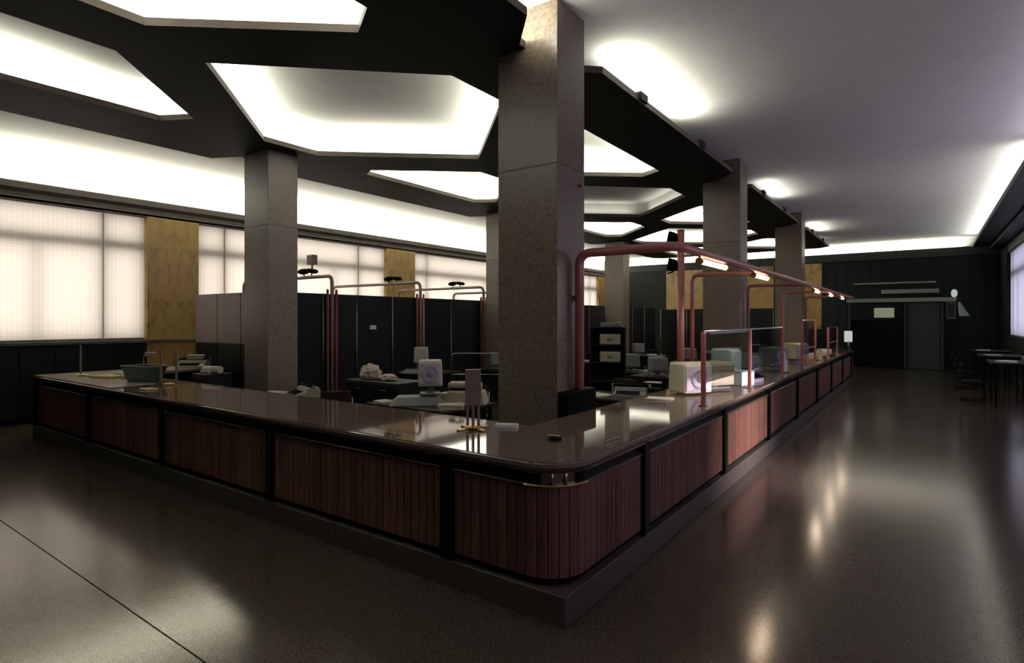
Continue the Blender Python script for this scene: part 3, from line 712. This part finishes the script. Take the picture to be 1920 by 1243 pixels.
V = [(-w0,-d0,0),(w0,-d0,0),(w0,d0,0),(-w0,d0,0),(-w1,-d1,h),(w1,-d1,h),(w1,d1,h),(-w1,d1,h),(-w1+.012,-d1+.012,h),(w1-.012,-d1+.012,h),(w1-.012,d1-.012,h),(-w1+.012,d1-.012,h),(-w0+.012,-d0+.012,.012),(w0-.012,-d0+.012,.012),(w0-.012,d0-.012,.012),(-w0+.012,d0-.012,.012)]
bm_.add(V, [(0,3,2,1),(0,1,5,4),(1,2,6,5),(2,3,7,6),(3,0,4,7),(4,5,9,8),(5,6,10,9),(6,7,11,10),(7,4,8,11),(8,9,13,12),(9,10,14,13),(10,11,15,14),(11,8,12,15),(12,13,14,15)]); bm_.build('tub', M['bin'], t)
MB().tube([(-w1,-d1,h),(w1,-d1,h),(w1,d1,h),(-w1,d1,h),(-w1,-d1,h)], .009, 8, .03).build('rim', M['grey_plastic'], t)
papers('flat tray of yellowish papers at the far left end of the counter', (-10.9, 3.82, Z1+.004), R(10), .50, .34, 4, 'paper_yellow')
papers('loose pale sheets on the left counter tip beside the thin post', (-11.35, 4.25, Z1+.004), R(25), .34, .24, 2)
tag(MB().rbox(-8.72, -8.50, 3.40, 3.56, Z1, Z1+.02, .004, 1).build('brass_tray', M['brass']), 'small brass tray on the left counter in front of the twin-rod post', 'tray')
t = thing('ashtray', 'small black ashtray on the counter at the near corner', 'ashtray', (-2.38, 3.90, Z1))
MB().lathe([(.045, 0), (.055, .006), (.06, .028), (.052, .028), (.042, .010), (.01, .008)], 20).build('bowl', M['black'], t)
MB().tube([(-.07, .0, .032), (.03, .02, .032)], .005, 6).build('cigarette', M['paper'], t)
papers('few white slips on the counter edge in front of the big column', (-3.02, 4.12, Z1), R(32), .20, .09, 2)
papers('white sheet lying on the right-hand counter before the first terminal', (-2.58, 6.62, Z1), R(12), .30, .21, 2)
tag(MB().tube([(-2.02, 4.05, Z1+.009), (-1.99, 4.28, Z1+.009)], .006, 8).build('pen', M['chrome']), 'chrome pen lying near the rounded counter corner', 'pen')
terminal('cream terminal with round lilac vent, nearest on the right-hand counter', (-2.48, 7.40, Z1), R(58), .44, .34, .38, stand=.02)
terminal('low beige terminal just behind the nearest one on the right-hand counter', (-2.42, 8.15, Z1), R(60), .50, .34, .32, 'beige', 'beige', .05, False)
terminal('pale blue-white screen unit behind the beige terminal on the counter', (-2.50, 9.1, Z1), R(75), .34, .34, .46, 'blue_white', 'blue_white', .05, False)
terminal('grey terminal fourth along the right-hand counter', (-2.46, 10.15, Z1), R(62), .46, .36, .34, 'grey_plastic', 'grey_plastic', .06, True)
terminal('grey terminal sixth along the right-hand counter', (-2.44, 12.2, Z1), R(62), .46, .36, .36, 'grey_plastic', 'grey_plastic', .06, True)
terminal('dim beige terminal farther along the right-hand counter', (-2.44, 14.6, Z1), R(62), .46, .36, .36, 'beige', 'grey_plastic', .06, False)
t = thing('lit_monitor', 'small glowing white screen on the counter between the red screen posts', 'monitor', (-2.14, 8.75, Z1), R(62))
MB().rbox(-.13, .13, -.08, .10, 0, .22, .015).build('housing', M['blue_white'], t)
MB().rbox(-.10, .10, -.09, -.078, .04, .19, .004, 1).build('screen', M['screen_glow'], t)  # glowing face stands in for lit paper, not a working display
typewriter('lilac-grey typewriter on the counter behind the second red post', (-2.22, 9.42, Z1), R(80), 'lilac_plastic', .34, .30)
t = thing('card_stand', 'small upright white card stand on the counter, beyond the third red post', 'sign', (-2.05, 11.3, Z1), R(60))
MB().rbox(-.05, .05, -.004, .004, .02, .24, .002, 1).build('card', M['paper'], t); MB().rbox(-.06, .06, -.04, .04, 0, .02, .004, 1).build('foot', M['chrome'], t)
t = thing('card_stand', 'tiny yellowish card stand far along the right-hand counter', 'sign', (-2.02, 15.3, Z1), R(60))
MB().rbox(-.08, .08, -.004, .004, .02, .24, .002, 1).build('card', M['paper_yellow'], t); MB().rbox(-.09, .09, -.04, .04, 0, .02, .004, 1).build('foot', M['chrome'], t)
t = thing('lit_sign', 'small white backlit sign at the far end of the counter', 'sign', (-2.0, 21.2, Z1), R(35))
MB().rbox(-.12, .12, -.03, .03, .25, .60, .01, 1).build('sign_box', M['white_lamp'], t); MB().tube([(0, 0, 0), (0, 0, .26)], .015, 8).build('stem', M['chrome'], t)
for i, (yy, xx) in enumerate([(17.0, -2.5), (18.6, -2.4), (19.8, -2.5)]):
    papers('dim paper pile %s on the far part of the counter' % ['just beyond the yellowish card', 'midway before the end', 'close to the far end'][i], (xx, yy, Z1), R(20*i), .3, .24, 7)

# left return: adding machine, lamp, cup
t = typewriter('beige adding machine on the left return of the counter, in front of the mauve screen', (-11.75, 5.55, Z1+.004), R(42), 'beige', .50, .40)
MB().rbox(-.12, .18, -.02, .16, .16, .26, .02, 2).build('upper_case', M['beige'], t)
MB().tube([(-.05, .1, .25), (-.05, .1, .38)], .01, 8).build('lever', M['chrome'], t)
t = thing('desk_lamp', 'small desk lamp with pale flat arm on the left return', 'lamp', (-11.95, 4.75, Z1+.004), R(10))
MB().lathe([(.08, 0), (.08, .015), (.02, .03)], 16).build('base', M['black_matt'], t); MB().tube([(0, 0, .02), (-.02, 0, .27), (.2, 0, .33)], .009, 8, .04).build('arm', M['chrome'], t)
MB().rbox(.05, .36, -.03, .03, .315, .345, .008, 1).build('shade', M['grey_plastic'], t)

# ------------------------------------------------------------------ office area behind the counter
desk('dark desk with a typewriter right of the left column', -8.85, -7.55, 5.15, 6.05)
typewriter('beige typewriter on the desk right of the left column', (-8.05, 5.50, .78), R(-18), 'beige', .52, .38)
papers('flat pile of papers on the desk beside the left column', (-8.62, 5.36, .78), R(15), .34, .28, 4)
chair('brown-backed chair in front of the left column', (-8.9, 4.75, 0), R(200))
t = thing('filing_cabinet', 'low black filing cabinet with heaped papers on top', 'cabinet', (-7.35, 6.6, 0))
MB().rbox(-8.05, -6.75, 6.30, 6.95, 0, .99, .008, 1).build('carcass', M['desk'], t, True)
for k in range(2):
    for j in range(2):
        dr = MB().rbox(-8.03+.645*j, -7.405+.645*j, 6.285, 6.30, .05+.47*k, .49+.47*k, .004, 1).build('drawer', M['desk'], t, True)
        MB().tube([(-7.8+.645*j, 6.27, .40+.47*k), (-7.64+.645*j, 6.27, .40+.47*k)], .006, 6).build('handle', M['chrome'], dr, True)
crumple('biggest heap of pinkish crumpled paper on the black cabinet', (-7.75, 6.62, .99), .20, 'paper_pink', 3, .8)
crumple('small greyish paper heap at the left end of the black cabinet', (-7.98, 6.88, .99), .11, 'paper_pink', 4, .8)
crumple('flat tan paper bundle at the right of the black cabinet', (-7.3, 6.6, .99), .19, 'paper_pink', 5, .35)
t = thing('storage_cabinet', 'waist-high black cupboard in front of the left column', 'cabinet', (-9.6, 4.9, 0))
MB().rbox(-9.85, -9.35, 4.62, 5.05, 0, 1.12, .008, 1).build('carcass', M['desk'], t, True)
MB().rbox(-9.84, -9.36, 4.605, 4.62, .05, 1.08, .004, 1).build('door', M['desk'], t, True)
t = thing('paper_roll', 'pale yellow roll of paper on the black cupboard by the left column', 'paper roll', (-9.6, 4.84, 1.12), R(20))
MB().tube([(-.17, 0, .06), (.17, 0, .06)], .058, 14).build('roll', M['cream'], t); MB().rbox(-.16, .02, -.10, -.02, 0, .05, .01, 1).build('loose_end', M['paper'], t)
desk('dark desk with the lilac terminal left of the big column', -6.72, -5.15, 5.65, 6.75)
terminal('lilac terminal with round vent on the desk left of the big column', (-5.85, 6.1, .92), R(44), .35, .33, .37, 'cream', 'lilac_plastic', .13)
t = thing('terminal_base', 'slanted blue-grey keyboard base under the lilac terminal', 'keyboard', (-5.92, 6.05, .78), R(44))
MB().rbox(-.50, .30, -.24, .26, 0, .12, .02, 2, tx=.25, ty=.2).build('case', M['grey_plastic'], t)
t = thing('office_machine', 'yellowish office machine between the lilac terminal and the post', 'office machine', (-5.42, 6.42, .78), R(30))
MB().rbox(-.32, .30, -.18, .22, 0, .20, .03, 2, tx=.1, ty=.08).build('case', M['beige'], t); MB().rbox(-.28, .20, -.05, .20, .19, .31, .03, 2).build('cover', M['beige'], t)
MB().tube([(-.25, -.08, .22), (.22, -.08, .22)], .022, 10).build('roller', M['black_matt'], t)
papers('cream papers in front of the yellowish office machine', (-5.28, 5.92, .78), R(40), .34, .24, 6, 'cream')
papers('small white papers at the left end of the terminal desk', (-6.5, 5.80, .78), R(-20), .28, .20, 3)
papers('white folded sheets behind the lilac terminal', (-5.9, 6.58, .78), R(10), .3, .2, 12)
chair('chrome-framed chair left of the terminal desk', (-7.12, 5.45, 0), R(60))
chair('chrome-framed chair behind the terminal desk', (-6.1, 7.25, 0), R(0))
t = thing('tubular_rail', 'thin chrome loop rail rising behind the papers left of the big column', 'rail', (-6.6, 8.6, 0))
MB().tube([(-7.35, 8.25, .05), (-7.35, 8.25, 1.36), (-6.25, 9.0, 1.36), (-6.25, 9.0, .05)], .012, 8, .07).tube([(-7.35, 8.25, .96), (-6.25, 9.0, .96)], .010, 8).build('tube_frame', M['chrome'], t, True)
desk('desk against the partition below the far lilac-cream screen', -10.05, -9.0, 9.2, 10.5)
terminal('small cream terminal far back, by the partition', (-9.45, 9.55, .88), R(40), .33, .30, .36, 'cream', 'cream', .14, False)
t = thing('keyboard_unit', 'grey keyboard unit under the far cream terminal', 'keyboard', (-9.52, 9.45, .78), R(40)); MB().rbox(-.3, .26, -.2, .2, 0, .10, .02, 2, tx=.12, ty=.12).build('case', M['grey_plastic'], t)
papers('white papers on the partition desk left of the far terminal', (-9.8, 9.45, .78), R(0), .3, .2, 2)
# open rack right of the big column
t = thing('file_rack', 'dark open rack holding two beige file boxes, right of the big column', 'shelf', (-5.08, 10.3, 0), R(24))
for sx in (-.33, .33): MB().rbox(sx-.02, sx+.02, -.2, .2, 0, 1.86, .004, 1).build('side_panel', M['desk'], t)
for z in (.3, .80, 1.16, 1.50, 1.84): MB().rbox(-.31, .31, -.2, .2, z, z+.025, .003, 1).build('shelf_board', M['desk'], t)
MB().rbox(-.31, .31, .18, .2, .3, 1.84, .002, 1).build('back_panel', M['desk'], t)
def cv(t, x, y, z):
    p = Matrix.Rotation(t.rotation_euler.z, 4, 'Z') @ Vector((x, y, z)); return (p.x+t.location.x, p.y+t.location.y, z)
for z, h, lb in ((1.186, .20, 'lower'), (1.526, .20, 'upper')):
    b = thing('file_box', 'beige file box on the %s shelf of the dark rack' % lb, 'box', cv(t, 0.05, -.02, z), t.rotation_euler.z, 'file boxes in the rack')
    MB().rbox(-.2, .2, -.14, .14, 0, h, .02, 2).build('box', M['beige'], b); MB().rbox(-.05, .05, -.148, -.14, h*.35, h*.6, .003, 1).build('label_holder', M['steel'], b)
b = thing('office_machine', 'bluish grey machine on top of the dark rack', 'office machine', cv(t, .08, 0, 1.866), t.rotation_euler.z); MB().rbox(-.22, .2, -.16, .16, 0, .09, .015).build('case', M['grey_plastic'], b)
desk('dark desk with papers and grey machine, right of the big column', -5.15, -3.35, 8.05, 8.95)
papers('white papers on the left of the desk right of the big column', (-4.35, 8.35, .78), R(-20), .5, .34, 3)
typewriter('grey office typewriter on the desk right of the big column', (-3.80, 8.50, .78), R(15), 'grey_plastic', .5, .36)
t = thing('letter_tray', 'black three-tier letter tray behind the grey machine', 'tray', (-3.55, 8.86, .78), R(5))
for k in range(3): MB().rbox(-.17, .17, -.12, .12, .02+.09*k, .03+.09*k, .003, 1).build('tier', M['black_matt'], t)
for sx in (-.16, .16): MB().rbox(sx-.006, sx+.006, -.11, .11, 0, .30, .002, 1).build('side', M['black_matt'], t)
MB().rbox(-.15, .15, -.1, .1, .215, .222, .001, 1).build('sheet', M['paper'], t)
chair('black chair with curved chrome frame right of the big column', (-3.55, 7.0, 0), R(150))
chair('chair behind the desk right of the big column', (-4.5, 9.6, 0), R(0))
# further rows of desks
rows = [(-8.6, 11.6), (-5.6, 13.0), (-8.4, 15.0), (-5.4, 16.6), (-8.0, 19.0), (-5.2, 20.4), (-4.6, 12.2)]
wh = ['behind the chrome rail', 'in the second row right of the big column', 'third row by the partition', 'third row near the right columns', 'fourth row by the partition', 'fourth row near the right columns', 'second row close to the counter']
for i, (x, yy) in enumerate(rows):
    desk('dim dark office desk, %s' % wh[i], x-.7, x+.7, yy-.4, yy+.4)
    terminal('dim grey terminal on the desk %s' % wh[i], (x-.2, yy, .78), R(40), .38, .34, .32, 'grey_plastic', 'grey_plastic', .08, False)
    papers('pile of papers on the desk %s' % wh[i], (x+.35, yy-.1, .78), R(10*i), .3, .22, 4)
    chair('dark chair at the desk %s' % wh[i], (x, yy+.75, 0), R(0), 'office chairs at the far desks')

# ------------------------------------------------------------------ far end of the aisle
t = thing('entrance_portal', 'dark entrance portal on the end wall with three pale horizontal rails above', 'doorway', (-.6, 28.7, 0))
MB().rbox(-2.5, .35, 28.62, 28.70, 3.50, 3.57, .01).build('upper_rail', M['rail_glow'], t, True)
MB().rbox(-1.5, .45, 28.58, 28.70, 3.10, 3.26, .01).build('middle_rail', M['rail_glow'], t, True)
MB().rbox(-2.75, 1.0, 28.50, 28.70, 2.74, 2.90, .01).build('canopy_beam', M['rail_glow'], t, True)
for x in (-2.7, -.72, .50): MB().rbox(x, x+.1, 28.55, 28.7, 0, 2.74, .008, 1).build('jamb', M['frieze'], t, True)
MB().rbox(-.60, .49, 28.70, 28.76, 0, 2.72, .01).build('door_leaf', M['green_door'], t, True)
MB().rbox(-2.58, -.74, 28.70, 28.76, 0, 2.0, .01).build('door_leaf', M['black_matt'], t, True)
t = tag(MB().rbox(-1.75, -1.05, 28.505, 28.70, 2.10, 2.50, .01).build('sign_plate', M['plate_glow']), 'pale yellowish lit plate beside the door under the portal', 'sign')
t = thing('wall_notice', 'dark framed notice on the end wall right of the entrance', 'notice', (.83, 28.8, 2.1))
MB().rbox(.68, .98, 28.80, 28.87, 2.05, 2.72, .01).build('frame', M['rail_glow'], t, True); MB().rbox(.71, .95, 28.785, 28.80, 2.1, 2.68, .003, 1).build('sheet', M['green_door'], t, True)
t = thing('wall_lamp', 'small white oval lamp on the end wall above the hanging white cloth', 'lamp', (.93, 28.70, 3.06))
MB().lathe([(.01, -.16), (.08, -.12), (.11, 0), (.08, .12), (.01, .16)], 16).build('globe', M['white_lamp'], t); MB().rbox(-.03, .03, .05, .17, -.04, .04, .005, 1).build('bracket', M['black_matt'], t)
cl = MB(); V = []
for i in range(9):
    z = 2.72-.07*i*1.0
    for j in range(5): V.append((1.08+.022*i+(j-2)*(.02+.008*i), 28.85+.015*math.sin(j*2.2+i*.3), z))
cl.add(V, [(i*5+j, i*5+j+1, i*5+j+6, i*5+j+5) for i in range(8) for j in range(4)])
o = cl.build('white_cloth', M['blue_white']); md = o.modifiers.new('t', 'SOLIDIFY'); md.thickness = .01; tag(o, 'narrow white cloth hanging on the end wall at the right', 'cloth')
# writing tables and chairs along the right wall
for i, yy in enumerate((24.6, 21.4, 18.2)):
    lb = ['farthest', 'middle', 'nearest'][i]
    t = thing('writing_table', 'dark writing table along the right wall, %s one' % lb, 'table', (1.75, yy, 0), 0, 'writing tables along the right wall')
    MB().rbox(1.25, 2.25, yy-.8, yy+.8, .95, 1.0, .008).build('table_top', M['desk'], t, True)
    for a in (1.32, 2.14):
        for b in (yy-.72, yy+.68): MB().rbox(a, a+.04, b, b+.04, 0, .95, .003, 1).build('leg', M['black_matt'], t, True)
    papers('dim papers on the %s dark writing table at the right wall' % lb, (1.55, yy-.3, 1.0), R(15*i), .34, .24, 3)
    chair('dark visitor chair before the %s writing table at the right' % lb, (.95, yy+.1, 0), R(90), 'visitor chairs along the right wall', 'black_matt')
t = thing('potted_object', 'rounded dark bundle on the sill under the right-hand window', 'bundle', (2.12, 18.9, 1.0))
MB().lathe([(.05, 0), (.14, .02), (.17, .1), (.16, .2), (.1, .27), (.02, .3)], 18).build('body', M['black_matt'], t); MB().rbox(-.20, .12, -.28, -.1, 0, .12, .03, 2).build('flap', M['grey_plastic'], t)
